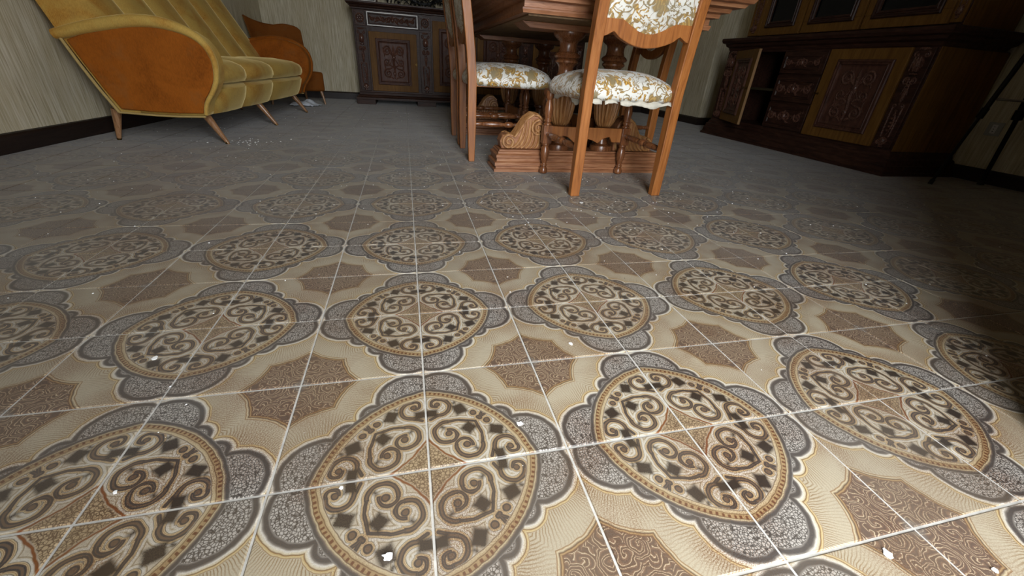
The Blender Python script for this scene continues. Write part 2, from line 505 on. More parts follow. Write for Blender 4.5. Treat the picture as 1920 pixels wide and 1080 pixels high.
    col = N.mix(N.maprange(rim, .060, .064), med, outer)
    # scallop shape cuts the medallion rim where it dips between the lobes
    # fuzzy printing, rust bleeding, wear, dust and painted light falloff
    col = N.mix(N.maprange(grain, .40, .70, 0, .30), col, lin((128,112,88)))
    rust = N.noise(pos, 7.0, 2, .65, .4)
    rustf = N.mul(N.maprange(rust, .46, .66, 0, .8), N.maprange(grain, .42, .60))
    col = N.mix(rustf, col, lin((172,112,58)), 'MULTIPLY')
    tid = N.vm('FLOOR', N.vm('SCALE', pos, scale=1/TS))
    wn = N.n('ShaderNodeTexWhiteNoise'); wn.noise_dimensions = '3D'
    tz = N.vm('MULTIPLY', tid, (1,1,0)); N.put(wn.inputs['Vector'], tz)
    col = N.mix(N.mul(wn.outputs[0], .22), col, lin((134,116,90)))
    col = N.mix(.47, col, lin((112,98,82)), 'MULTIPLY')
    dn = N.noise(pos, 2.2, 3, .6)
    away = N.maprange(N.vm('DISTANCE', pos, (.35,-.35,0)), .70, 3.2, 0, .64)      # greyer away from the doorway: dust, and light falloff painted into the colour
    dust_falloff = N.m1('ADD', N.maprange(dn, .45, .75, 0, .16), away, clamp=True)
    col = N.mix(dust_falloff, col, lin((98,93,87)))
    N.bump(grain, .15, .0006)
    rough = N.maprange(dn, .3, .7, .30, .50)
    N.set(Base_Color=col, Roughness=N.m1('ADD', rough, N.mul(dust_falloff, .25), clamp=True), Sheen_Weight=N.mul(dust_falloff, .35), Sheen_Roughness=.5, Specular_IOR_Level=.36)
    return N.m
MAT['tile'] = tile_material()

# ------------------------------------------------------------------ room shell
LWX0, LWX1, BACK_Y, RIGHT_X, CEIL = -1.927, -1.543, 5.65, 3.675, 2.75     # left wall leans a little against the tile grid
def lwx(y): return LWX0 + (LWX1-LWX0)*y/5.65
def struct(o): return tag(o, kind='structure')
m = MB(); m.prism([(lwx(-.9), -.9), (lwx(5.9), 5.9), (lwx(5.9)-.4, 5.9), (lwx(-.9)-.4, -.9)], -.05, CEIL, 'z'); struct(m.build('wall_left', MAT['wall'], smooth=False))
m = MB(); m.box(-2.2, 4.1, BACK_Y, BACK_Y+.25, -.05, CEIL); struct(m.build('wall_back', MAT['wall'], smooth=False))
m = MB(); m.box(RIGHT_X, RIGHT_X+.25, -.9, BACK_Y+.25, -.05, CEIL); struct(m.build('wall_right', MAT['wall'], smooth=False))
m = MB(); m.box(-2.4, DOOR[0], WALL_Y-.22, WALL_Y, -.05, CEIL); m.box(DOOR[1], 4.0, WALL_Y-.22, WALL_Y, -.05, CEIL); m.box(DOOR[0], DOOR[1], WALL_Y-.22, WALL_Y, DOOR[2], CEIL)
struct(m.build('wall_front', MAT['wall'], smooth=False))
m = MB(); m.box(3.435, RIGHT_X, 4.285, BACK_Y, 0, CEIL); struct(m.build('wall_pillar', MAT['wall'], smooth=False, bevel=.008))
m = MB(); m.box(-2.5, 4.1, -.95, 5.95, CEIL, CEIL+.1); struct(m.build('ceiling', MAT['ceil'], smooth=False))
# doorway lining behind the camera
d1 = struct(MB().box(DOOR[0]-.05, DOOR[0]+.02, WALL_Y-.23, WALL_Y+.02, 0, DOOR[2]+.05).build('door_1', MAT['dark'], bevel=.004))
MB().box(DOOR[1]-.02, DOOR[1]+.05, WALL_Y-.23, WALL_Y+.02, 0, DOOR[2]+.05).build('door_jamb', MAT['dark'], d1, bevel=.004)
MB().box(DOOR[0]-.05, DOOR[1]+.05, WALL_Y-.23, WALL_Y+.02, DOOR[2]-.02, DOOR[2]+.05).build('door_head', MAT['dark'], d1, bevel=.004)
for s_ in (1,):       # its leaf stands open into the room
    hx_ = DOOR[1]; ang_ = math.atan2(.55, .27)
    mb = MB().at(T(hx_, WALL_Y+.02, 0) @ RZ(ang_))
    y0_, y1_ = (-.018, .018)
    mb.box(.01,.565,y0_,y1_,.006,2.24)
    lf = mb.build('door_leaf', MAT['dark'], d1, bevel=.004)
# ground outside
m = MB(); m.box(-6, 6, -9, WALL_Y-.22, -.12, -.02); struct(m.build('floor_terrace', plain('terrace_concrete', (150,146,138), .9), smooth=False))

BP = [(0,0),(.016,0),(.016,.070),(.010,.080),(0,.084)]
def baseboard(name, p0, p1):
    """p0 -> p1 along the wall with the room on the right-hand side... profile stands proud towards the room"""
    d = Vector((p1[0]-p0[0], p1[1]-p0[1], 0)); L = d.length; d.normalize()
    n = Vector((d.y, -d.x, 0))
    mb = MB(); vs_ = []; k = len(BP)
    for q in (p0, p1):
        for o, z in BP: vs_.append((q[0]+n.x*o, q[1]+n.y*o, z))
    fs_ = [tuple(range(k))[::-1], tuple(range(k,2*k))] + [(i,(i+1)%k,(i+1)%k+k,i+k) for i in range(k)]
    mb.add(vs_, [f[::-1] for f in fs_])
    return struct(mb.build(name, MAT['baseb'], smooth=False))
baseboard('baseboard_left', (lwx(-.6), -.6), (lwx(5.65), 5.65))
baseboard('baseboard_back', (lwx(5.65), 5.65), (3.435, 5.65))
baseboard('baseboard_pillar', (3.435, 5.65), (3.435, 4.285))
baseboard('baseboard_corner', (3.419, 4.285), (RIGHT_X, 4.285))
baseboard('baseboard_right', (RIGHT_X, 4.285), (RIGHT_X, -.6))

# ------------------------------------------------------------------ floor: grout bed, tiles set on it one by one
fl = struct(MB().box(-2.3, 3.9, -.95, 5.85, -.05, -.0016).build('floor', MAT['grout'], smooth=False))
def tile_geo(M=None):
    h = TS/2-.0015; c = .0014
    vs_ = [(-h,-h,-.008),(h,-h,-.008),(h,h,-.008),(-h,h,-.008), (-h,-h,-c*.8),(h,-h,-c*.8),(h,h,-c*.8),(-h,h,-c*.8),
           (-h+c,-h+c,0),(h-c,-h+c,0),(h-c,h-c,0),(-h+c,h-c,0)]
    fs_ = [(0,1,5,4),(1,2,6,5),(2,3,7,6),(3,0,4,7),(4,5,9,8),(5,6,10,9),(6,7,11,10),(7,4,8,11),(8,9,10,11)]
    return vs_, fs_
def set_uv(me, pts):
    uvl = me.uv_layers.new(name='UVMap')
    for l in me.loops: uvl.data[l.index].uv = pts[l.vertex_index]
vs_, fs_ = tile_geo()
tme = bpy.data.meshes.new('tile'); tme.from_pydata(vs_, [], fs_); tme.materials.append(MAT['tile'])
set_uv(tme, [((x+TS/2)/TS, (y+TS/2)/TS) for x,y,z in vs_])
def px(X):
    d = [X[k]-CP[k] for k in range(3)]
    c = [sum(CR[r][k]*d[k] for k in range(3)) for r in range(3)]
    if c[2] < .05: return None
    return (960+762.245*c[0]/c[2], 540+762.245*c[1]/c[2])
def clip_area(poly):
    def cut(p, f, g):
        out = []
        for i in range(len(p)):
            a_, b_ = p[i-1], p[i]
            fa, fb = f(a_), f(b_)
            if (fa >= 0) != (fb >= 0):
                t = fa/(fa-fb); out.append((a_[0]+(b_[0]-a_[0])*t, a_[1]+(b_[1]-a_[1])*t))
            if fb >= 0: out.append(b_)
        return out
    for f in (lambda p:p[0], lambda p:1920-p[0], lambda p:p[1], lambda p:1080-p[1]):
        poly = cut(poly, f, None)
        if len(poly) < 3: return 0
    return abs(sum(poly[i-1][0]*poly[i][1]-poly[i][0]*poly[i-1][1] for i in range(len(poly))))/2
rot_of = {(0,0):0.0, (1,0):PI/2, (1,1):PI, (0,1):-PI/2}
cells = []
for i in range(-10, 19):
    for j in range(-4, 29):
        x0, y0 = i*TS, j*TS
        if x0+TS < lwx(y0)-.02 or x0 > RIGHT_X or y0+TS < WALL_Y-.22: continue
        cs = [px((x0,y0,0)), px((x0+TS,y0,0)), px((x0+TS,y0+TS,0)), px((x0,y0+TS,0))]
        ar = clip_area(cs) if all(cs) else 0
        cells.append((ar, i, j))
cells.sort(reverse=True)
far = MB(); fuv = []
for k, (ar, i, j) in enumerate(cells):
    loc = ((i+.5)*TS, (j+.5)*TS, random.uniform(-.0004,.0004))
    rz = rot_of[(i % 2, j % 2)]
    tilt = (random.gauss(0,.0012), random.gauss(0,.0012))
    if k < 300:
        o = bpy.data.objects.new('tile', tme); COL.objects.link(o)
        o.parent = fl; o.location = loc; o.rotation_euler = (tilt[0], tilt[1], rz)
    else:
        far.at(T(*loc) @ RZ(rz)).add(vs_, fs_)
        fuv += [((x+TS/2)/TS, (y+TS/2)/TS) for x,y,z in vs_]
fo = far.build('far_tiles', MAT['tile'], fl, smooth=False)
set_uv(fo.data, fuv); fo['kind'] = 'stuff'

# ------------------------------------------------------------------ carving helpers (front frame: X right, Y up, Z out)
FR = Matrix(((1,0,0,0),(0,0,-1,0),(0,1,0,0),(0,0,0,1)))
def spiral(mb, cx, cy, r, turns=1.6, a0=0.0, d=1, w=.007, z=0.0, tail=None, n=22):
    pts = []; rad = []
    for k in range(n+1):
        t = k/n
        rr = r*(1-.86*t); a = a0 + d*2*PI*turns*t
        pts.append((cx+rr*math.cos(a), cy+rr*math.sin(a), z+.25*w*math.sin(PI*t))); rad.append(w*(1-.35*t))
    if tail:
        p1 = pts[0]; m_ = 6; pre = []
        tx, ty = -math.sin(a0)*d, math.cos(a0)*d
        for k in range(m_):
            t = k/m_
            c1 = (p1[0]-tx*r*1.1, p1[1]-ty*r*1.1)
            x = (1-t)**2*tail[0]+2*t*(1-t)*c1[0]+t*t*p1[0]; y = (1-t)**2*tail[1]+2*t*(1-t)*c1[1]+t*t*p1[1]
            pre.append((x,y,z))
        pts = pre+pts; rad = [w*(.35+.65*k/m_) for k in range(m_)]+rad
    mb.tube(pts, rad, 6)
    mb.ell((cx,cy,z+.3*w), (r*.26,r*.26,w*1.1), 8, 4)
def leaf(mb, p0, p1, bend, w, z=0.0, n=7):
    p0 = Vector(p0+(z,)); p1 = Vector(p1+(z,)); d = p1-p0; nrm = Vector((-d.y,d.x,0))
    pts = []; rad = []
    for k in range(n+1):
        t = k/n
        pts.append(p0+d*t+nrm*bend*math.sin(PI*t)); rad.append(max(.0012, w*math.sin(PI*(t*.85+.12))**.8))
    mb.tube(pts, rad, 6, flat=.75, up=(0,0,1))
def scroll_panel(mb, w, h, z=0.0, big=1.0):
    """three pairs of volutes either side of a leafy stem, centred on 0,0"""
    W, H = w/2, h/2; r = min(W*.42, H*.26)*big; t = r*.21
    for s in (-1, 1):
        spiral(mb, s*W*.50, H*.62, r, 1.7, PI/2 if s > 0 else PI/2, -s, t, z, (s*W*.08, H*.05))
        spiral(mb, s*W*.55, H*.02, r*.72, 1.5, -PI/2, s, t*.9, z, (s*W*.06, H*.34))
        spiral(mb, s*W*.50, -H*.62, r, 1.7, PI/2, -s, t, z, (s*W*.06, -H*.10))
        leaf(mb, (s*W*.06, H*.35), (s*W*.35, H*.93), -.15*s, t*1.1, z)
        leaf(mb, (s*W*.05, -H*.30), (s*W*.80, -H*.25), .25*s, t, z)
        leaf(mb, (s*W*.10, -H*.95), (s*W*.45, -H*.88), .3*s, t, z)
        leaf(mb, (s*W*.75, H*.30), (s*W*.88, H*.80), .2*s, t*.8, z)
        leaf(mb, (s*W*.80, -H*.10), (s*W*.86, -H*.55), -.2*s, t*.8, z)
        for k in range(3):
            mb.ell((s*W*(.15+.2*k), H*(.20-.03*k), z), (t*.9,)*3, 6, 4)
    mb.tube([(0,-H*.9,z),(W*.05,-H*.5,z),(-W*.04,0,z),(W*.03,H*.45,z),(0,H*.85,z)], [t*.7,t*1.2,t*1.5,t*1.2,t*.5], 6)
    mb.ell((0, H*.28, z), (t*2.2,t*2.8,t*1.6)); mb.ell((0, -H*.62, z), (t*1.8,t*2.6,t*1.4))
    leaf(mb, (0,H*.3), (0,H*.95), 0, t*1.6, z)
def scroll_band(mb, w, h, z=0.0):
    W, H = w/2, h/2; r = H*.66; t = r*.30; n = max(2, int(W/(H*1.25)))
    for s in (-1, 1):
        for k in range(n):
            x = s*(W*.16 + (W*.78)*k/max(1,n-1)*.95)
            up = 1 if k % 2 else -1
            spiral(mb, x, up*H*.08, r*(1-.12*k), 1.4, (0 if s < 0 else PI), up*s, t, z, (x-s*r*1.6, -up*H*.3))
            leaf(mb, (x, up*H*.3), (x+s*r*1.1, up*H*.75), .2*up, t, z)
    mb.ell((0,0,z), (H*.35,H*.55,t*1.6)); leaf(mb, (0,H*.2), (0,H*.85), 0, t*1.4, z)
    mb.tube([(-W*.95+1.9*W*k/16, H*.16*math.sin(k*1.2), z-t*.3) for k in range(17)], t*.6, 6)
def rosette(mb, r, z=0.0):
    mb.tube([(r*.78*math.cos(2*PI*k/20), r*.78*math.sin(2*PI*k/20), z) for k in range(21)], r*.13, 6)
    for k in range(8):
        a = 2*PI*k/8
        mb.ell((r*.46*math.cos(a), r*.46*math.sin(a), z), (r*.2,r*.2,r*.2), 7, 4)
    mb.ell((0,0,z), (r*.26,r*.26,r*.3), 8, 5)
    for sx in (-1,1):
        for sy in (-1,1): mb.ell((sx*r*.82, sy*r*.92, z), (r*.17,r*.2,r*.16), 6, 4)
def pilaster_carving(mb, w, h, z=0.0):
    """capital with volutes, swelling bulb, scrolled strap, long panel and rosette foot; origin bottom centre"""
    W = w/2
    leaf(mb, (-W*.7,h*.985), (W*.7,h*.985), 0, W*.20, z)
    for s in (-1,1): spiral(mb, s*W*.55, h*.93, W*.36, 1.3, PI/2, -s, W*.11, z, n=14)
    mb.ell((0,h*.84,z), (W*.62,h*.075,W*.62), 12, 7)
    for s in (-1,0,1): leaf(mb, (s*W*.3,h*.91), (s*W*.45,h*.77), 0, W*.16, z+W*.42)
    mb.ell((0,h*.75,z), (W*.5,h*.014,W*.4), 10, 5)
    for s in (-1,1): spiral(mb, s*W*.36, h*.68, W*.42, 1.5, PI/2, -s, W*.13, z+W*.1, (s*W*.4,h*.55), n=16)
    for k in range(4): mb.ell((0,h*(.64-.035*k),z+W*.1), (W*(.2-.02*k),)*3, 7, 4)
    leaf(mb, (0,h*.62), (0,h*.45), 0, W*.3, z)
    for s in (-1,1):
        spiral(mb, s*W*.45, h*.44, W*.3, 1.2, -PI/2, s, W*.1, z, n=12)
        mb.tube([(s*W*.62,h*.42,z),(s*W*.58,h*.28,z),(s*W*.5,h*.12,z)], W*.12, 6)
    for k in range(6): mb.ell((0,h*(.39-.04*k),z), (W*.16,h*.016,W*.16), 7, 4)
    leaf(mb, (-W*.15,h*.40), (W*.05,h*.14), .12, W*.16, z)
    mb.ell((0,h*.075,z), (W*.62,h*.05,W*.5), 12, 6)
    for k in range(5):
        a = PI*(.1+.8*k/4)
        mb.ell((W*.5*math.cos(a), h*.07-h*.04*math.sin(a)*.6, z+W*.25), (W*.2,W*.24,W*.2), 7, 4)
    mb.ell((0,h*.02,z), (W*.35,h*.018,W*.3), 8, 5)
def ring(mb, x0, x1, y0, y1, prof, cap=True):
    """nested rectangles in the front frame: prof [(inset, height)] from the rim inwards"""
    vs_ = []; fs_ = []
    for i, z in prof: vs_ += [(x0+i,y0+i,z),(x1-i,y0+i,z),(x1-i,y1-i,z),(x0+i,y1-i,z)]
    for k in range(len(prof)-1):
        for e in range(4):
            a = 4*k+e; b = 4*k+(e+1)%4
            fs_.append((a,b,b+4,a+4))
    if cap:
        k = 4*(len(prof)-1); fs_.append((k,k+1,k+2,k+3))
    mb.add(vs_, fs_)
MOULD = [(0,0),(0,.010),(.006,.016),(.014,.016),(.018,.009),(.026,.009),(.030,.013),(.036,.004),(.046,.001)]

def carved_door(parent, x0, x1, z0, z1, pan, key=None, y=0.0, name='door', body='tan'):
    """door slab on the front plane y; pan = (x0,x1,z0,z1) of the moulded carved panel"""
    d = MB().box(x0, x1, y-.022, y, z0, z1).build(name, MAT[body], parent, bevel=.003)
    mb = MB().at(T(0,y-.0215,0) @ FR); ring(mb, pan[0], pan[1], pan[2], pan[3], MOULD)
    mb.build('panel_moulding', MAT['panelw'], d, smooth=False)
    w, h = pan[1]-pan[0]-.10, pan[3]-pan[2]-.10
    mb = MB().at(T((pan[0]+pan[1])/2, y-.0235, (pan[2]+pan[3])/2) @ FR); scroll_panel(mb, w, h)
    mb.build('panel_carving', MAT['carve'], d)
    if key:
        mb = MB()
        mb.lathe([(.007,0),(.008,.004),(.004,.006)], n=10, M=T(key[0],y-.022,key[1]) @ RX(PI/2))
        mb.tube([(key[0],y-.024,key[1]),(key[0],y-.046,key[1])], .0028, 6)
        mb.tube([(key[0]+.011*math.cos(a),y-.052,key[1]+.009*math.sin(a)) for a in [2*PI*k/12 for k in range(13)]], .0028, 6)
        mb.build('key', MAT['brass'], d)
    return d
def pilaster(parent, x0, x1, z0, z1, y=0.0):
    p = MB().box(x0, x1, y-.016, y, z0, z1).build('pilaster', MAT['dark'], parent, bevel=.003)
    mb = MB().at(T((x0+x1)/2, y-.018, z0) @ FR); pilaster_carving(mb, (x1-x0)*.82, z1-z0)
    mb.build('pilaster_carving', MAT['carve'], p)
    return p
def carved_drawer(parent, x0, x1, z0, z1, white=False, y=0.0):
    d = MB().box(x0, x1, y-.018, y, z0, z1).build('drawer', MAT['dark'], parent, bevel=.003)
    if white:
        mb = MB().at(T(0,y-.0178,0) @ FR); ring(mb, x0+.004, x1-.004, z0+.004, z1-.004, [(0,0),(.002,.012),(.010,.012),(.012,.002)], False)
        mb.build('white_fillet', MAT['white'], d, smooth=False)
    mb = MB().at(T(0,y-.0178,0) @ FR); g = .016 if white else .03
    ring(mb, x0+g, x1-g, z0+g, z1-g, [(0,0),(.002,.008),(.008,.008),(.014,.001)])
    mb.build('drawer_moulding', MAT['dark'], d, smooth=False)
    mb = MB().at(T((x0+x1)/2, y-.020, (z0+z1)/2) @ FR); scroll_band(mb, x1-x0-2*g-.04, z1-z0-2*g-.018)
    mb.build('drawer_carving', MAT['carve'], d)
    return d

# ------------------------------------------------------------------ sideboard against the back wall
SBW = 2.78
sb = thing('sideboard', 'long dark carved sideboard with tan doors standing against the back wall', 'sideboard', (-.545, 5.14, 0))
rect4 = lambda x0,x1,y0,y1: [(x0,y0),(x1,y0),(x1,y1),(x0,y1)]
MB().box(.035, SBW-.035, .0, .475, .10, .955).build('body', MAT['dark'], sb, bevel=.002)
MB().sweep([(.045,.052),(.045,.072),(.030,.080),(.022,.095),(.010,.102),(.004,.125),(0,.130)], rect4(.035,SBW-.035,0,.435)).build('plinth', MAT['dark'], sb, smooth=False)
for x0, x1 in ((-.008,.20),(.68,.90),(SBW-.90,SBW-.68),(SBW-.20,SBW+.008)):
    MB().box(x0, x1, -.043, .44, 0, .052).build('foot', MAT['dark'], sb, bevel=.003)
MB().sweep([(.0,.932),(.012,.938),(.012,.948),(.024,.956),(.030,.970),(.050,.978),(.058,.992),(.058,1.004),(.050,1.008)], rect4(.035,SBW-.035,0,.435)).build('cornice_top', MAT['dark'], sb, smooth=False)
for mir in (False, True):
    q = (lambda a,b: (a,b)) if not mir else (lambda a,b: (SBW-b,SBW-a))
    for a, b in ((.050,.165),(.735,.862)):
        x0, x1 = q(a,b); pilaster(sb, x0, x1, .145, .765)
        r = MB().box(x0, x1, -.014, 0, .785, .925).build('rosette_block', MAT['dark'], sb, bevel=.003)
        mb = MB().at(T((x0+x1)/2,-.016,.855) @ FR); rosette(mb, .050); mb.build('rosette_carving', MAT['carve'], r)
    x0, x1 = q(.175,.725); carved_drawer(sb, x0, x1, .785, .925, white=not mir)
    x0, x1 = q(.183,.700); p = q(.250,.625); carved_door(sb, x0, x1, .148, .738, (p[0],p[1],.215,.678), (.685,.44) if not mir else (SBW-.685,.44))
    x0, x1 = q(.880,1.384); p = q(.950,1.314); carved_door(sb, x0, x1, .165, .885, (p[0],p[1],.235,.815), (1.37,.5) if not mir else (SBW-1.37,.53))

# picture frame and the dark leaf garland behind it
pf = thing('picture_frame', 'dark picture frame with white inner line standing on the sideboard', 'frame', (-.365, 5.36, 1.008))
mb = MB().at(RX(-.12) @ FR); ring(mb, -.12, .12, 0, .30, [(0,0),(0,.016),(.016,.016),(.022,.010)], False); mb.build('frame_moulding', MAT['dark'], pf, smooth=False)
mb = MB().at(RX(-.12) @ FR); ring(mb, -.098, .098, .022, .278, [(0,.003),(0,.010),(.008,.010),(.012,.004)], False); mb.build('white_line', MAT['white'], pf, smooth=False)
mb = MB().at(RX(-.12) @ FR); mb.box(-.118, .118, .002, .298, -.002, .004); mb.build('picture', MAT['glass'], pf, smooth=False)
gl = thing('leaf_garland', 'dark curled leaf garland hanging on the wall above the sideboard', 'garland', (.22, 5.60, 1.13))
mb = MB(); gp = []
for k in range(30):
    t = k/29; gp.append((-.40+.95*t, -.05-.02*math.sin(7*t), .035*math.sin(3.2*t*PI)-.02))
mb.tube(gp, .014, 6); mb.build('stem', MAT['iron'], gl)
mb = MB(); rg = random.Random(5)
for k in range(620):
    t = rg.random(); x = -.42+1.0*t
    drop = .060 if .12 < t < .34 else .03
    c = Vector((x+rg.uniform(-.02,.02), -.05+rg.uniform(-.03,.02), .03*math.sin(3.2*t*PI)-.02+rg.uniform(-drop,.07)))
    a, b = rg.uniform(0,2*PI), rg.uniform(-1.2,1.2); L = rg.uniform(.026,.055)
    mb.at(T(*c) @ RZ(a) @ RY(b))
    mb.add([(0,0,0),(L*.4,L*.28,L*.12),(L,0,-L*.2),(L*.4,-L*.28,L*.12),(L*.45,0,-L*.08)], [(0,4,1),(1,4,2),(2,4,3),(3,4,0)])
go = mb.build('leaves', MAT['iron'], gl, smooth=False); go['kind'] = 'stuff'

# ------------------------------------------------------------------ carved credenza and its hutch on the right wall
CL = 1.82
cb = thing('credenza', 'dark carved credenza with one door ajar along the right wall', 'cabinet', (3.07, 3.57, 0), -PI/2)
mb = MB()
mb.box(0,.18,0,.58,.14,.75); mb.box(.69,CL,0,.58,.14,.75); mb.box(.18,.69,.50,.58,.14,.75); mb.box(.18,.69,.0,.5,.14,.16); mb.box(.18,.69,0,.5,.735,.75)
mb.build('body', MAT['dark'], cb, bevel=.002)
MB().box(.184,.686,.03,.496,.438,.456).build('shelf', MAT['inside'], cb, bevel=.002)
MB().box(.184,.686,.485,.499,.165,.73).build('inner_back', MAT['inside'], cb)
mb = MB(); mb.box(.6835,.6895,.01,.49,.165,.73); mb.build('inner_side', MAT['inside'], cb)
MB().box(CL+.001,CL+.006,.004,.576,.15,.745).build('side_panel', MAT['tan'], cb)
MB().sweep([(.055,.0),(.055,.018),(.045,.024),(.040,.060),(.034,.066),(.030,.098),(.018,.108),(.014,.128),(.004,.140),(0,.152)], rect4(0,CL,0,.545)).build('plinth', MAT['dark'], cb, smooth=False)
MB().sweep([(.0,.742),(.006,.752),(.012,.770),(.030,.782),(.038,.800),(.058,.808),(.066,.826),(.066,.842),(.058,.846)], rect4(0,CL,0,.53)).build('cornice_top', MAT['dark'], cb, smooth=False)
pilaster(cb, .012, .172, .16, .742); pilaster(cb, 1.69, 1.812, .16, .742)
for z0, z1 in ((.575,.735),(.372,.560),(.165,.358)): carved_drawer(cb, .70, 1.105, z0, z1)
carved_door(cb, 1.122, 1.682, .158, .742, (1.215,1.615,.225,.676), (1.145,.45))
# the door standing ajar, hinged beside the far pilaster
d = carved_door(cb, 0, .525, .158, .742, (.085,.44,.225,.676), (.5,.45), y=0.0)
d.location = (.165, -.018, 0); d.rotation_euler = (0,0,-math.radians(21.5))
MB().box(.5255,.5285,-.021,-.001,.160,.740).build('door_edge', MAT['edge'], d)

HL = 1.76
hu = thing('hutch', 'upper glazed hutch with black panes standing on the credenza', 'cabinet', (3.20, 3.55, .846), -PI/2)
MB().box(.0,HL,.0,.44,0,1.15).build('body', MAT['dark'], hu, bevel=.002)
MB().box(HL+.001,HL+.006,.004,.436,.006,1.14).build('side_panel', MAT['tan'], hu)
MB().sweep([(0,1.15),(.02,1.16),(.03,1.19),(.06,1.21),(.07,1.24),(.06,1.25)], rect4(0,HL,0,.40)).build('cornice_top', MAT['dark'], hu, smooth=False)
MB().sweep([(.012,.0),(.012,.012),(.004,.020),(0,.024)], rect4(0,HL,0,.43)).build('base_moulding', MAT['dark'], hu, smooth=False)
for x0, x1 in ((.165,.600),(.622,1.125),(1.143,1.690)):
    d = MB(); fw = .078
    d.box(x0,x1,-.022,0,.026,.026+fw); d.box(x0,x1,-.022,0,1.10-fw,1.10); d.box(x0,x0+fw,-.022,0,.026+fw,1.10-fw); d.box(x1-fw,x1,-.022,0,.026+fw,1.10-fw)
    d = d.build('door', MAT['tan'], hu, bevel=.002)
    mb = MB().at(T(0,-.0215,0) @ FR); ring(mb, x0+fw-.022, x1-fw+.022, .026+fw-.022, 1.10-fw+.022, MOULD, False); mb.build('glazing_moulding', MAT['dark'], d, smooth=False)
    MB().box(x0+fw-.002,x1-fw+.002,-.014,-.010,.026+fw-.002,1.10-fw+.002).build('pane', MAT['glass'], d)
for x0, x1 in ((.012,.150),(1.695,1.756)):
    p = MB().box(x0, x1, -.014, 0, .03, 1.12).build('pilaster', MAT['tan'], hu, bevel=.003)
    mb = MB().at(T((x0+x1)/2,-.016,.045) @ FR); pilaster_carving(mb, min(.10,(x1-x0)*.95), .60); mb.build('pilaster_carving', MAT['carve'], p)

# ------------------------------------------------------------------ dining table
CX = .905
tb = thing('dining_table', 'heavy walnut trestle dining table with fluted columns and stepped plinths', 'table', (CX, 1.52, 0))
MB().sweep([(0,.682),(.004,.694),(.004,.700),(-.004,.703),(-.004,.724),(.022,.727),(.024,.742),(.050,.746),(.054,.760),(.088,.764),(.096,.776),(.110,.780),(.118,.792),(.112,.800)], rect4(-.43,.43,0,1.92)).build('top', MAT['walnut'], tb, smooth=False)
MB().box(-.40,.40,.03,1.89,.676,.6815).build('underside_board', MAT['under'], tb)
def scroll_bracket(s, y):
    P = [(.470,.108),(.462,.145),(.475,.175),(.505,.182),(.535,.168),(.553,.187),(.575,.220),(.600,.258),(.632,.280),(.660,.276),(.687,.256),(.702,.220),(.702,.108)]
    P = [((x-CX)*s, z) for x, z in P]
    mb = MB(); mb.prism(P, y-.045, y+.045, 'y')
    br = mb.build('scroll_bracket', MAT['walnut'], tb, bevel=.006)
    mb = MB()
    for side in (-1, 1):
        yy = y+side*.046
        def C(x, z): return ((x-CX)*s, yy, z)
        for k in range(7):
            t = k/6
            x0, z0 = .525+.15*t, .112; x1, z1 = .588+.085*t, .25-.035*t+.02*math.sin(PI*t)
            pts = []
            for i in range(8):
                q = i/7; cx_, cz_ = x0+.055-.02*t, z0+.02
                pts.append(C((1-q)**2*x0+2*q*(1-q)*cx_+q*q*x1, (1-q)**2*z0+2*q*(1-q)*cz_+q*q*z1))
            mb.tube(pts, [.005,.007,.008,.008,.008,.007,.006,.004], 6)
        for cx_, cz_, r_, tn in ((.509,.143,.036,1.6),(.664,.214,.040,1.9)):
            pts = []
            for i in range(26):
                q = i/25; a = PI*.5+2*PI*tn*q; rr = r_*(1-.85*q)
                pts.append(C(cx_+rr*math.cos(a), cz_+rr*math.sin(a)))
            mb.tube([(p[0],p[1]+side*.004,p[2]) for p in pts], .0078, 6)
        rim = [C(*p) for p in ((.537,.166),(.553,.186),(.575,.219),(.600,.256),(.632,.278),(.660,.274),(.685,.254))]
        mb.tube(rim, .007, 6)
    for k in range(5):
        yy = y-.036+.018*k
        mb.tube([((x-CX)*s, yy, z+.001) for x, z in ((.500,.181),(.535,.169),(.553,.188),(.575,.221),(.600,.259),(.632,.281),(.66,.277))], .006, 6)
    mb.build('acanthus_carving', MAT['bulb'], br)
COLP = [(.062,.106),(.064,.118),(.060,.132),(.036,.142),(.030,.170),(.034,.205),(.046,.214),(.046,.226),(.038,.230)]
BULB = [(.036,.229),(.046,.240),(.056,.262),(.064,.290),(.070,.322),(.073,.355),(.071,.385),(.064,.412),(.052,.432),(.046,.438)]
UPP = [(.046,.436),(.056,.444),(.056,.456),(.044,.464),(.038,.480),(.038,.500),(.046,.514),(.057,.522),(.058,.530),(.050,.537),(.062,.543),(.066,.551),(.060,.560),(.047,.569),(.043,.585),(.043,.603),(.048,.613),(.062,.622),(.075,.634),(.080,.648),(.078,.656)]
for y0 in (.222, 1.462):
    MB().sweep([(.030,0),(.030,.013),(.020,.016),(.020,.027),(.026,.030),(.026,.046),(.014,.052),(.014,.066),(.018,.070),(.018,.082),(.006,.088),(.006,.098),(0,.101),(0,.107)], rect4(.455-CX,1.375-CX,y0+.028,y0+.168)).build('plinth', MAT['walnut'], tb, smooth=False)
    yc = y0+.098
    for xc in (.795-CX, 1.052-CX):
        c = MB().lathe(UPP, (xc,yc,0), 28).build('column', MAT['turned'], tb); MB().lathe(COLP, (xc,yc,0), 24).build('column_base', MAT['turned'], c)
        MB().lathe(BULB, (xc,yc,0), 120, flute=(18,.20,.24,.43)).build('fluted_bulb', MAT['bulb'], c, ang=60)
    mb = MB(); mb.prism([(-.375,.6755),(.375,.6755),(.335,.650),(-.335,.650)], y0+.01, y0+.186, 'y'); mb.build('cross_beam', MAT['walnut'], tb, bevel=.002)
    scroll_bracket(1, yc); scroll_bracket(-1, yc)

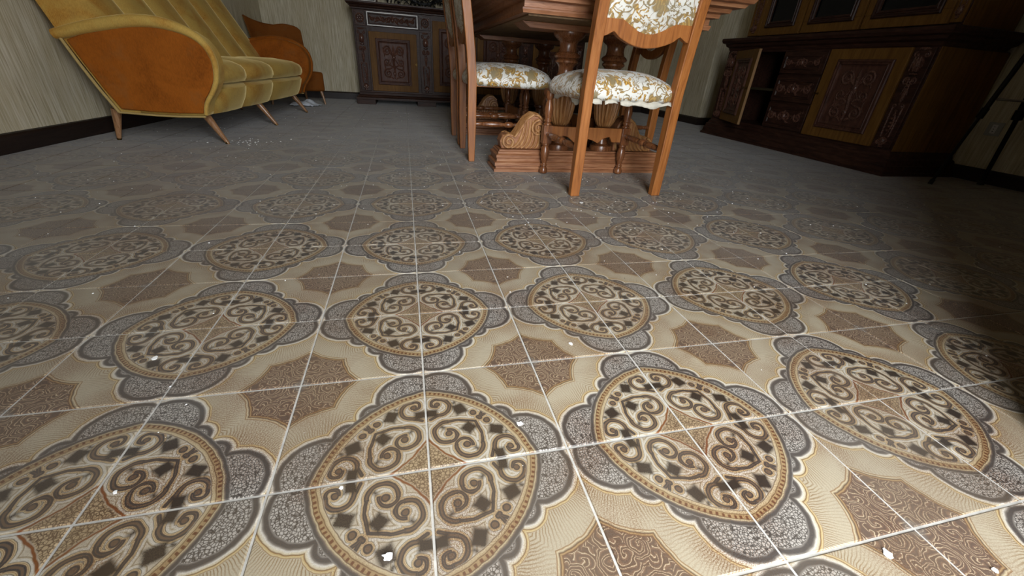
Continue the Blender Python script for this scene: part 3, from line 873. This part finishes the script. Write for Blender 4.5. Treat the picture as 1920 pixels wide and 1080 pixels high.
# ------------------------------------------------------------------ dining chairs
def seat_mesh():
    n = 30; lim = 1.30; vs_ = []; uvs = []; fs_ = []
    for j in range(n+1):
        for i in range(n+1):
            s = -lim+2*lim*i/n; t = -lim+2*lim*j/n
            over = max(abs(s)-1, abs(t)-1, 0)/(lim-1)
            cs = max(-1,min(1,s)); ct = max(-1,min(1,t))
            # rounded corners
            k = max(abs(cs),abs(ct))
            rr = (abs(cs)**7+abs(ct)**7)**(1/7) or 1
            f = k/rr if rr else 1
            cs2, ct2 = cs*f, ct*f
            hx = .205+.030*(ct2+1)/2
            bul = .010*math.sin(PI*min(1,over*1.0))*(1 if over > 0 else 0)
            x = cs2*(hx+bul); y = ct2*(.222+bul)+.008
            dome = (1-abs(cs)**3.2)*(1-abs(ct)**3.2)
            z = .452+.052*dome**.8 - .058*over - .006*(over > 0)
            vs_.append((x,y,z)); uvs.append((s*.22+.11, t*.22+.31))
    for j in range(n):
        for i in range(n):
            a = j*(n+1)+i; fs_.append((a,a+1,a+n+2,a+n+1))
    me = bpy.data.meshes.new('seat'); me.from_pydata(vs_, [], fs_)
    ul = me.uv_layers.new(name='UVMap')
    for l in me.loops: ul.data[l.index].uv = uvs[l.vertex_index]
    me.polygons.foreach_set('use_smooth', [True]*len(me.polygons)); me.materials.append(MAT['damask'])
    return me
def add_uv_xz(me, k=1.0, off=(0,0)):
    ul = me.uv_layers.new(name='UVMap')
    for l in me.loops:
        c = me.vertices[l.vertex_index].co
        ul.data[l.index].uv = (c.x*k+off[0], (c.z+c.y*.5)*k+off[1])
def back_y(z): return -.21 - (0 if z < .42 else .085*((z-.42)/.66)**1.35)
def ogee(u):
    """lower edge of the back rail, u in -1..1: cusp near each post, belly in the middle"""
    a = abs(u)
    if a > .86: return .612+.004*math.cos((a-.86)/.14*PI)
    if a > .70: return .616+.010*math.sin((.86-a)/.16*PI)
    return .616-.036*math.cos(a/.70*PI/2)**.8
def ogee_top(u):
    a = abs(u)
    if a > .62: return .668
    return .668-.042*math.cos(a/.62*PI/2)**1.1
LEG = [(.012,0),(.020,.004),(.023,.016),(.018,.030),(.013,.036),(.017,.041),(.017,.046),(.012,.051),(.013,.058),(.020,.080),(.023,.105),(.021,.128),(.015,.140),(.020,.146),(.020,.154)]
LEGU = [(.020,.240),(.020,.247),(.014,.252),(.020,.258),(.020,.264),(.015,.270),(.020,.292),(.022,.315),(.018,.340),(.013,.356),(.018,.366),(.020,.376),(.020,.398)]
def turned_bar(mb, p0, p1, r=.013):
    p0 = Vector(p0); p1 = Vector(p1); d = p1-p0; L = d.length
    M = T(*p0) @ d.to_track_quat('Z','Y').to_matrix().to_4x4()
    pr = []
    for t, k in ((0,.75),(.06,.9),(.10,.65),(.12,.95),(.30,1.15),(.40,.9),(.43,.65),(.45,1.15),(.50,1.35),(.55,1.15),(.57,.65),(.60,.9),(.70,1.15),(.88,.95),(.90,.65),(.94,.9),(1,.75)):
        pr.append((r*k, L*t))
    mb.lathe(pr, n=14, M=M)
SEAT = seat_mesh()
def make_chair(label):
    c = thing('dining_chair', label, 'chair')
    for s in (-1, 1):
        mb = MB(); zs = [0,.2,.42,.55,.7,.85,1.0,1.08]
        poly = [(back_y(z)-.0225+(.006 if z == 0 else 0), z) for z in zs]+[(back_y(z)+.0225-(.006 if z == 0 else 0)-(.006 if z > .9 else 0), z) for z in zs[::-1]]
        mb.prism(poly, s*.200-.0205, s*.200+.0205, 'x'); mb.build('rear_leg', MAT['chair'], c, bevel=.003)
        mb = MB(); mb.lathe(LEG, (s*.217,.205,0), 18); mb.box(s*.217-.0225,s*.217+.0225,.1825,.2275,.154,.240); mb.lathe(LEGU, (s*.217,.205,0), 18)
        mb.build('front_leg', MAT['turned'], c, bevel=.0015)
        mb = MB(); turned_bar(mb, (s*.217,.185,.200), (s*.200,-.190,.200)); mb.build('side_stretcher', MAT['turned'], c)
        MB().box(s*.188-.011,s*.188+.011,-.19,.19,.384,.402).build('seat_rail', MAT['chair'], c, bevel=.002)
    # scalloped front stretcher
    P = [(-.197,.236),(.197,.236)]+[(.197-.394*k/24, .166+(.026*abs(math.sin(3*PI*k/24)) if 3 < k < 21 else .0)-.012*math.cos(2*PI*(k/24-.5))*(1 if 6 < k < 18 else 0)) for k in range(25)]
    MB().prism(P, .196, .214, 'y').build('front_stretcher', MAT['chair'], c, bevel=.002)
    o = bpy.data.objects.new('seat', SEAT); COL.objects.link(o); o.parent = c
    s_ = o.modifiers.new('solid','SOLIDIFY'); s_.thickness = .012; s_.offset = -1
    # back: shaped rail, upholstered panel, crest
    n = 36; us = [-1+2*k/n for k in range(n+1)]
    P = [(u*.180, ogee(u)) for u in us]+[(u*.180, ogee_top(u)) for u in us[::-1]]
    M = T(0,back_y(.64),0)
    mb = MB(); mb.prism(P, back_y(.64)-.013, back_y(.64)+.013, 'y'); mb.build('back_rail', MAT['chair'], c, bevel=.002)
    mb = MB(); vs_ = []; fs_ = []; m_ = 14
    for side in (-1, 1):
        for j in range(m_+1):
            for k in range(n+1):
                u = us[k]; zb = ogee_top(u)-.002; z = zb+(.975-zb)*j/m_
                e = (1-abs(u)**6)*(1-abs(2*j/m_-1)**6)
                vs_.append((u*.179, back_y(z)+side*(.010+.012*e), z))
    q = (n+1)*(m_+1)
    for j in range(m_):
        for k in range(n):
            a = j*(n+1)+k
            fs_.append((a,a+1,a+n+2,a+n+1)); fs_.append((q+a,q+a+n+1,q+a+n+2,q+a+1))
    mb.add(vs_, fs_); o = mb.build('backrest', MAT['damask'], c, ang=60); add_uv_xz(o.data, 1.0, (.4,.1))
    P = [(u*.180, .972) for u in us]+[(u*.180, 1.055+.035*math.cos(u*PI/2)+.008*math.cos(5*u)) for u in us[::-1]]
    mb = MB(); mb.prism(P, back_y(1.02)-.014, back_y(1.02)+.014, 'y'); mb.build('crest_rail', MAT['chair'], c, bevel=.003)
    return c
ch = make_chair('beech dining chair at the near table end, its back to the doorway')
ch.location = (.903, 1.512, 0)
# torn lining under that chair's seat
rg = random.Random(3); mb = MB(); vs_ = []; fs_ = []; n = 26
for k in range(n+1):
    x = -.178+.356*k/n; zt = .393+.004*math.sin(k*1.3); zb = .381-.004*math.sin(k*.7)-rg.uniform(0,.005)-(.006 if 14 < k < 22 else 0)
    vs_ += [(x,-.219-rg.uniform(0,.003),zt),(x,-.224-rg.uniform(0,.005),zb)]
for k in range(n):
    if k in (3,8): continue
    fs_.append((2*k,2*k+1,2*k+3,2*k+2))
mb.add(vs_, fs_); o = mb.build('torn_lining', MAT['lining'], ch); s_ = o.modifiers.new('s','SOLIDIFY'); s_.thickness = .003
mb = MB(); vs_ = []; fs_ = []; n = 16
for k in range(n+1):
    t = k/n; x = -.215+.16*t; zb = .395-.030*abs(math.sin(4.2*t+.6))-.012*rg.random()-.018*(t > .6)
    for j in range(4):
        u = j/3; vs_.append((x+.006*math.sin(9*t+3*u), .215+.012*math.sin(6*t)*u+.01*u, .402*(1-u)+zb*u))
for k in range(n):
    for j in range(3):
        a = 4*k+j; fs_.append((a,a+1,a+5,a+4))
mb.add(vs_, fs_); o = mb.build('torn_cloth', MAT['lining'], ch); s_ = o.modifiers.new('s','SOLIDIFY'); s_.thickness = .002
ch['group'] = 'dining chairs around the table'
others = []
for loc, rz, lab in (((.552, 2.205, 0), -PI/2, 'dining chair on the table\'s sofa side, nearest the doorway'),
                     ((.552, 2.735, 0), -PI/2, 'dining chair on the table\'s sofa side, nearer the back wall'),
                     ((1.290, 2.300, 0), PI/2, 'dining chair on the table\'s credenza side, seen behind the near chair')):
    c = copy_tree(ch)
    for x in list(c.children):
        if x.name.startswith('torn'): bpy.data.objects.remove(x)
    c.location = loc; c.rotation_euler = (0,0,rz); c['label'] = lab; others.append(c)

# ------------------------------------------------------------------ sofa along the left wall
SR = -math.atan2(.066, 1)
so = thing('sofa', 'gold velvet three-seat sofa with channelled back along the left wall', 'sofa', (-1.25, 3.27, 0), SR)
def arm(side):
    """side -1 near end, +1 far end; outer face at y = side*.95"""
    yo = side*.95; yi = side*.835
    O_ = [(-.150,.155),(.02,.147),(.13,.146),(.255,.150),(.262,.180),(.280,.225),(.320,.275),(.352,.330),(.366,.390),(.366,.435),(.352,.480),(.325,.518),(.280,.548),(.215,.568),(.135,.578),(.03,.575),(-.105,.545),(-.20,.515),(-.285,.482),(-.245,.37),(-.20,.26)]
    mb = MB(); mb.prism([(x*1.0, z) for x, z in O_], yo-side*.012, yi, 'y')
    a = mb.build('arm', MAT['velvet'] if side < 0 else MAT['velvet_shaded'], so, bevel=.02)  # far arm is the same cloth; its darker viewing angle is painted in
    I_ = []
    cx = sum(p[0] for p in O_)/len(O_); cz = sum(p[1] for p in O_)/len(O_)
    mb = MB(); mb.prism([(cx+(x-cx)*.945, cz+(z-cz)*.93) for x, z in O_], yo-side*.02, yo+side*.002, 'y')
    mb.build('side_panel', MAT['velvet_shaded'], a, bevel=.006)
    mb = MB(); mb.prism([(cx+(x-cx)*.93, cz+(z-cz)*.92) for x, z in O_], yi+side*.02, yi-side*.003, 'y')
    mb.build('inner_panel', MAT['velvet_shaded'], a, bevel=.006)
    # padded roll that runs over the arm and down its front
    path = [(-.30,.500),(-.20,.528),(-.105,.552),(.03,.578),(.135,.583),(.215,.572),(.280,.550),(.325,.520),(.352,.482),(.366,.435),(.366,.390),(.352,.330),(.322,.278),(.284,.228),(.266,.190),(.260,.155)]
    rad = [.022,.026,.028,.028,.027,.025,.022,.019,.016,.014,.013,.012,.011,.010,.009,.008]
    pts = []
    from_, N_ = path, 4
    fine = []; fr = []
    for i in range(len(path)-1):
        for k in range(N_):
            t = k/N_
            p0 = path[max(i-1,0)]; p1 = path[i]; p2 = path[i+1]; p3 = path[min(i+2,len(path)-1)]
            def cr_(a,b,c,d): return .5*((2*b)+(c-a)*t+(2*a-5*b+4*c-d)*t*t+(3*b-a-3*c+d)*t**3)
            fine.append((cr_(p0[0],p1[0],p2[0],p3[0]), cr_(p0[1],p1[1],p2[1],p3[1]))); fr.append(rad[i]*(1-t)+rad[i+1]*t)
    mb = MB(); mb.tube([(x-.3*r_, yo-side*.004, z-.3*r_) for (x,z), r_ in zip(fine,fr)], fr, 12)
    mb.build('arm_roll', MAT['velvet'] if side < 0 else MAT['velvet_shaded'], a)
    back = [(-.285,.482),(-.245,.37),(-.20,.26),(-.150,.155)]
    mb = MB(); mb.tube([(x, yo, z) for x, z in back], .007, 8); mb.tube([(x, yo, z) for x, z in O_[:4]], .005, 8)
    mb.build('piping', MAT['piping'], a)
arm(-1); arm(1)
def bulge_strip(name, secs, prof, mat_, amp, parent=so, ny=14):
    """cross-section prof [(x,z,push)] swept along y with one pillow per section"""
    out = []
    for y0, y1 in secs:
        mb = MB(); vs_ = []; fs_ = []; m_ = len(prof)
        for j in range(ny+1):
            t = j/ny; y = y0+(y1-y0)*t; e = (1-abs(2*t-1)**3.2)
            for x, z, px_, pz_ in prof: vs_.append((x+px_*amp*e, y, z+pz_*amp*e))
        for j in range(ny):
            for k in range(m_-1):
                a_ = j*m_+k; fs_.append((a_,a_+1,a_+m_+1,a_+m_))
        fs_.append(tuple(range(m_))); fs_.append(tuple(range(ny*m_,(ny+1)*m_))[::-1])
        mb.add(vs_, fs_); out.append(mb.build(name, mat_, parent, ang=50))
    return out
SEC = [(-.832,-.420),(-.420,.080),(.080,.832)]
cush = [(-.10,.300,0,0),(.26,.302,.3,0),(.290,.310,.7,0),(.302,.330,1,0),(.304,.350,1,0),(.300,.372,1,.1),(.286,.390,.8,.4),(.255,.400,.4,.7),(.15,.404,0,1),(.0,.402,0,1),(-.12,.395,0,.6)]
bulge_strip('seat_cushion', SEC, cush, MAT['velvet'], .030)
basep = [(-.10,.152,0,0),(.20,.150,.3,0),(.236,.152,.6,0),(.252,.180,.8,0),(.268,.215,1,0),(.282,.255,1,0),(.288,.280,.9,0),(.276,.296,.4,0),(-.10,.298,0,0)]
bulge_strip('seat_base', SEC, basep, MAT['velvet'], .034)
bk = []
for k in range(9):
    t = k/8; bk.append((-.030-.285*t, .385+.50*t))
backp = [(x,z,1,.25) for x, z in bk]+[(-.335,.910,.3,1),(-.375,.915,0,1),(-.405,.895,0,.3),(-.385,.78,0,0),(-.30,.52,0,0),(-.18,.22,0,0),(-.15,.155,0,0),(-.06,.155,0,0)]
ys = [-.935+1.87*k/6 for k in range(7)]
bulge_strip('back_channel', list(zip(ys[:-1],ys[1:])), backp, MAT['velvet'], .032, ny=12)
MB().box(-.14,.20,-.83,.83,.150,.30).build('frame', MAT['velvet_shaded'], so)
for fx, fy, tx, ty in ((.300,-.880,.195,-.835),(.313,-.084,.205,-.084),(.300,.790,.195,.770),(-.258,-.857,-.115,-.850),(-.258,.80,-.115,.80)):
    if fx < 0: tx = fx+.035
    mb = MB(); mb.tube([(fx,fy,.0),(fx,fy,.004),(fx+(tx-fx)*.12,fy+(ty-fy)*.12,.022),(tx,ty,.160)], [.0085,.0095,.0115,.023], 14)
    l = mb.build('leg', MAT['legw'], so)
    mb = MB(); mb.tube([(fx,fy,0),(fx+(tx-fx)*.05,fy+(ty-fy)*.05,.009)], [.0105,.0115], 12); mb.build('leg_tip', MAT['brass'], l)

# ------------------------------------------------------------------ brown armless chair in the corner beyond the sofa
ac = thing('lounge_chair', 'small brown velvet armless chair in the corner behind the sofa', 'chair', (-.84, 4.85, 0), math.radians(27))
# local frame: front-right foot corner at 0,0; width runs to -x, depth to +y
mb = MB()
mb.prism([(-.56,0),(0,0),(-.05,.50),(-.52,.50)], .13, .315, 'z'); mb.build('seat', MAT['velvet_chair'], ac, bevel=.02)
mb = MB(); vs_ = []; fs_ = []; n = 20; m_ = 8
for side in (0, 1):
    for j in range(m_+1):
        for k in range(n+1):
            u = -1+2*k/n; t = j/m_
            top = .728+(.060*abs(u)**2.2 if u < 0 else .016*math.sin(min(1,u/.85)*PI)-(.035*max(0,(u-.80)/.20)**2))
            z = .30+(top-.30)*t
            wing = .13*abs(u)**2.4
            x = -.275+u*(.225+.06*t*(1.1 if u < 0 else .2)); y = .41+.10*t-wing*(1-.25*t)+(.06 if side else 0)-(.02*(1-u*u) if not side else 0)
            vs_.append((x,y,z))
q = (n+1)*(m_+1)
for j in range(m_):
    for k in range(n):
        a_ = j*(n+1)+k; fs_.append((a_,a_+1,a_+n+2,a_+n+1)); fs_.append((q+a_,q+a_+n+1,q+a_+n+2,q+a_+1))
for j in range(m_):
    for k in (0,n):
        a_ = j*(n+1)+k; f_ = (a_,a_+n+1,q+a_+n+1,q+a_); fs_.append(f_ if k == 0 else f_[::-1])
for k in range(n):
    a_ = m_*(n+1)+k; fs_.append((a_,a_+1,q+a_+1,q+a_)); fs_.append((k,q+k,q+k+1,k+1))
mb.add(vs_, fs_); mb.build('backrest', MAT['velvet_chair'], ac, bevel=.012, ang=60)
for fx, fy, tx, ty in ((-.018,.012,-.035,.045),(-.542,.012,-.52,.045),(-.07,.48,-.09,.45),(-.50,.48,-.48,.45)):
    MB().tube([(fx,fy,0),(tx,ty,.14)], [.008,.018], 12).build('leg', MAT['legw'], ac)

# crumpled white cloth on the floor between sofa and that chair
mb = MB(); rg = random.Random(11); vs_ = []; fs_ = []; n = 14
for j in range(n+1):
    for i in range(n+1):
        u, v = i/n*2-1, j/n*2-1; r = math.hypot(u,v)
        h = max(0,.055*(1-r**2))*(.6+.5*math.sin(5*u+2*v)*math.cos(4*v-u))+.010*abs(math.sin(9*u+7*v))+.004
        k_ = (1+.15*math.sin(4*math.atan2(v,u)))/max(1,r)
        vs_.append((u*.14*k_+.01*rg.random(), v*.09*k_, max(.002,h)))
for j in range(n):
    for i in range(n):
        a_ = j*(n+1)+i; fs_.append((a_,a_+1,a_+n+2,a_+n+1))
mb.add(vs_, fs_); o = mb.build('cloth', MAT['cloth'], None, ang=50)
s_ = o.modifiers.new('s','SOLIDIFY'); s_.thickness = .002; s_.offset = 1
o.location = (-1.02, 4.62, 0); o.rotation_euler = (0,0,.15)
tag(o, 'crumpled white cloth on the floor by the brown chair', 'cloth')

# ------------------------------------------------------------------ folding tripod stand by the right wall
st = thing('tripod_stand', 'black folding metal tripod stand near the right wall', 'stand', (3.40, 1.42, 0))
hub = (.07, .06, 1.32)
def L3(p): return (p[0]-3.40, p[1]-1.42, p[2])
f1, f2, f3 = L3((3.165,1.505,.0)), L3((3.585,1.49,.0)), L3((3.45,.98,.0))
def lerp(a,b,t): return tuple(a[k]+(b[k]-a[k])*t for k in range(3))
for f, r in ((f1,.013),(f2,.019),(f3,.013)):
    lg = MB().tube([lerp(f,hub,.012),lerp(f,hub,.30),lerp(f,hub,.32),hub], [r*.62,r*.62,r,r], 12).build('leg', MAT['metal'], st)
    MB().tube([(f[0],f[1],.0),lerp(f,hub,.022)], [r*.95,r*.95], 12).build('rubber_foot', MAT['rubber'], lg)
    MB().tube([lerp(f,hub,.295),lerp(f,hub,.335)], r*1.3, 12).build('clamp', MAT['metal'], lg)
MB().tube([lerp(f1,hub,.372),lerp(f3,hub,.372)], .006, 8).build('spreader_bar', MAT['steel'], st)
MB().lathe([(.03,1.26),(.034,1.28),(.034,1.35),(.02,1.37)], (hub[0],hub[1],0), 16).build('hub', MAT['metal'], st)

# wall outlet
ol = thing('wall_outlet', 'grey plastic power outlet low on the right wall', 'outlet', (RIGHT_X, 1.628, .322))
MB().box(-.008,0,-.040,.040,-.040,.040).build('plate', MAT['plastic'], ol, bevel=.003)
MB().box(-.0105,-.0075,-.014,.014,-.027,.027).build('socket', MAT['white'], ol, bevel=.002)
for z in (-.014,0,.014): MB().tube([(-.0112,0,z),(-.009,0,z)], .0028, 8).build('pin_hole', MAT['slot'], ol)

# ------------------------------------------------------------------ plaster flakes and crumbs on the tiles
rg = random.Random(21)
def flake(x, y, r, lab, h=.0014, seed=0):
    q_ = random.Random(seed); mb = MB(); n = 11
    P = [(r*(1+.35*q_.uniform(-1,1))*math.cos(2*PI*k/n), r*(1+.35*q_.uniform(-1,1))*math.sin(2*PI*k/n)*.8) for k in range(n)]
    mb.prism(P, .0003, h, 'z'); o = mb.build('plaster_flake', MAT['flake'], None, bevel=.0004)
    o.location = (x,y,0); o.rotation_euler = (0,0,q_.uniform(0,6))
    return tag(o, lab, 'flake', 'larger plaster flakes on the floor')
flake(.1418,.0558,.0052,'white flake on the pebbled rim of the central medallion', seed=1)
flake(-.0512,-.1055,.0054,'round white flake low on the central medallion', .003, seed=2)
flake(.5305,-.2188,.0060,'largest white flake at the lower right of the floor', seed=3)
flake(.6422,-.2594,.0040,'white flake in the lower right floor corner', seed=4)
flake(-.458,.3124,.0052,'white flake on the medallion at the left of the floor', seed=5)
flake(.2955,.2428,.0045,'white flake between the two central medallions', seed=6)
flake(-.1115,-.0078,.0030,'tiny white flake left on the central medallion', seed=7)
flake(.696,1.191,.012,'white flake on the joint beside the near chair\'s rear leg', seed=8)
flake(-.3767,.0357,.0030,'tiny white flake on the lower left medallion', seed=9)
FEET = [(.703,1.302),(1.103,1.302),(.686,1.717),(1.12,1.717),(.342,2.0),(.342,2.405),(.342,2.53),(.342,2.935),(-1.009,2.372),(-.943,3.166),(-.899,4.039),(-1.564,2.432)]
mb = MB(); md = MB()
for k in range(760):
    dark = k % 5 == 0
    if k % 3 == 0: x, y = rg.uniform(-1.6,.4), rg.uniform(1.0,4.6)
    elif k % 3 == 1: x, y = rg.gauss(.85,.55), rg.gauss(1.25,.35)
    else: x, y = rg.uniform(-1.2,2.6), rg.uniform(-.1,3.2)
    if y < -.2 or x < -1.65: continue
    if .40 < x < 1.42 and (1.71 < y < 2.0 or 2.95 < y < 3.25): continue
    if any(math.hypot(x-a_,y-b_) < .05 for a_,b_ in FEET): continue
    dist = math.hypot(x, y+.4)
    r = rg.uniform(.0006,.0022)*(.6+.35*dist)*(1.0 if not dark else .9)
    r = min(r, .0065)
    b_ = md if dark else mb
    b_.at(T(x,y,.0004) @ RZ(rg.uniform(0,6)))
    b_.add([(-r,-r*.6,0),(r*.8,-r*.8,0),(r,r*.5,0),(-r*.6,r*.9,0),(r*.1,0,r*.8)], [(0,1,4),(1,2,4),(2,3,4),(3,0,4),(3,2,1,0)])
for k in range(40):
    x, y, r = rg.gauss(-.93,.07), rg.gauss(2.45,.05), rg.uniform(.002,.005)
    mb.at(T(x,y,.0004)).add([(-r,-r*.6,0),(r*.8,-r*.8,0),(r,r*.5,0),(-r*.6,r*.9,0),(r*.1,0,r*.8)], [(0,1,4),(1,2,4),(2,3,4),(3,0,4),(3,2,1,0)])
tag(mb.build('plaster_crumbs', MAT['flake'], None, smooth=False), 'scattered white plaster crumbs over the tiled floor', 'crumbs', kind='stuff')
tag(md.build('dirt_specks', MAT['speck'], None, smooth=False), 'scattered dark dirt specks over the tiled floor', 'dirt', kind='stuff')
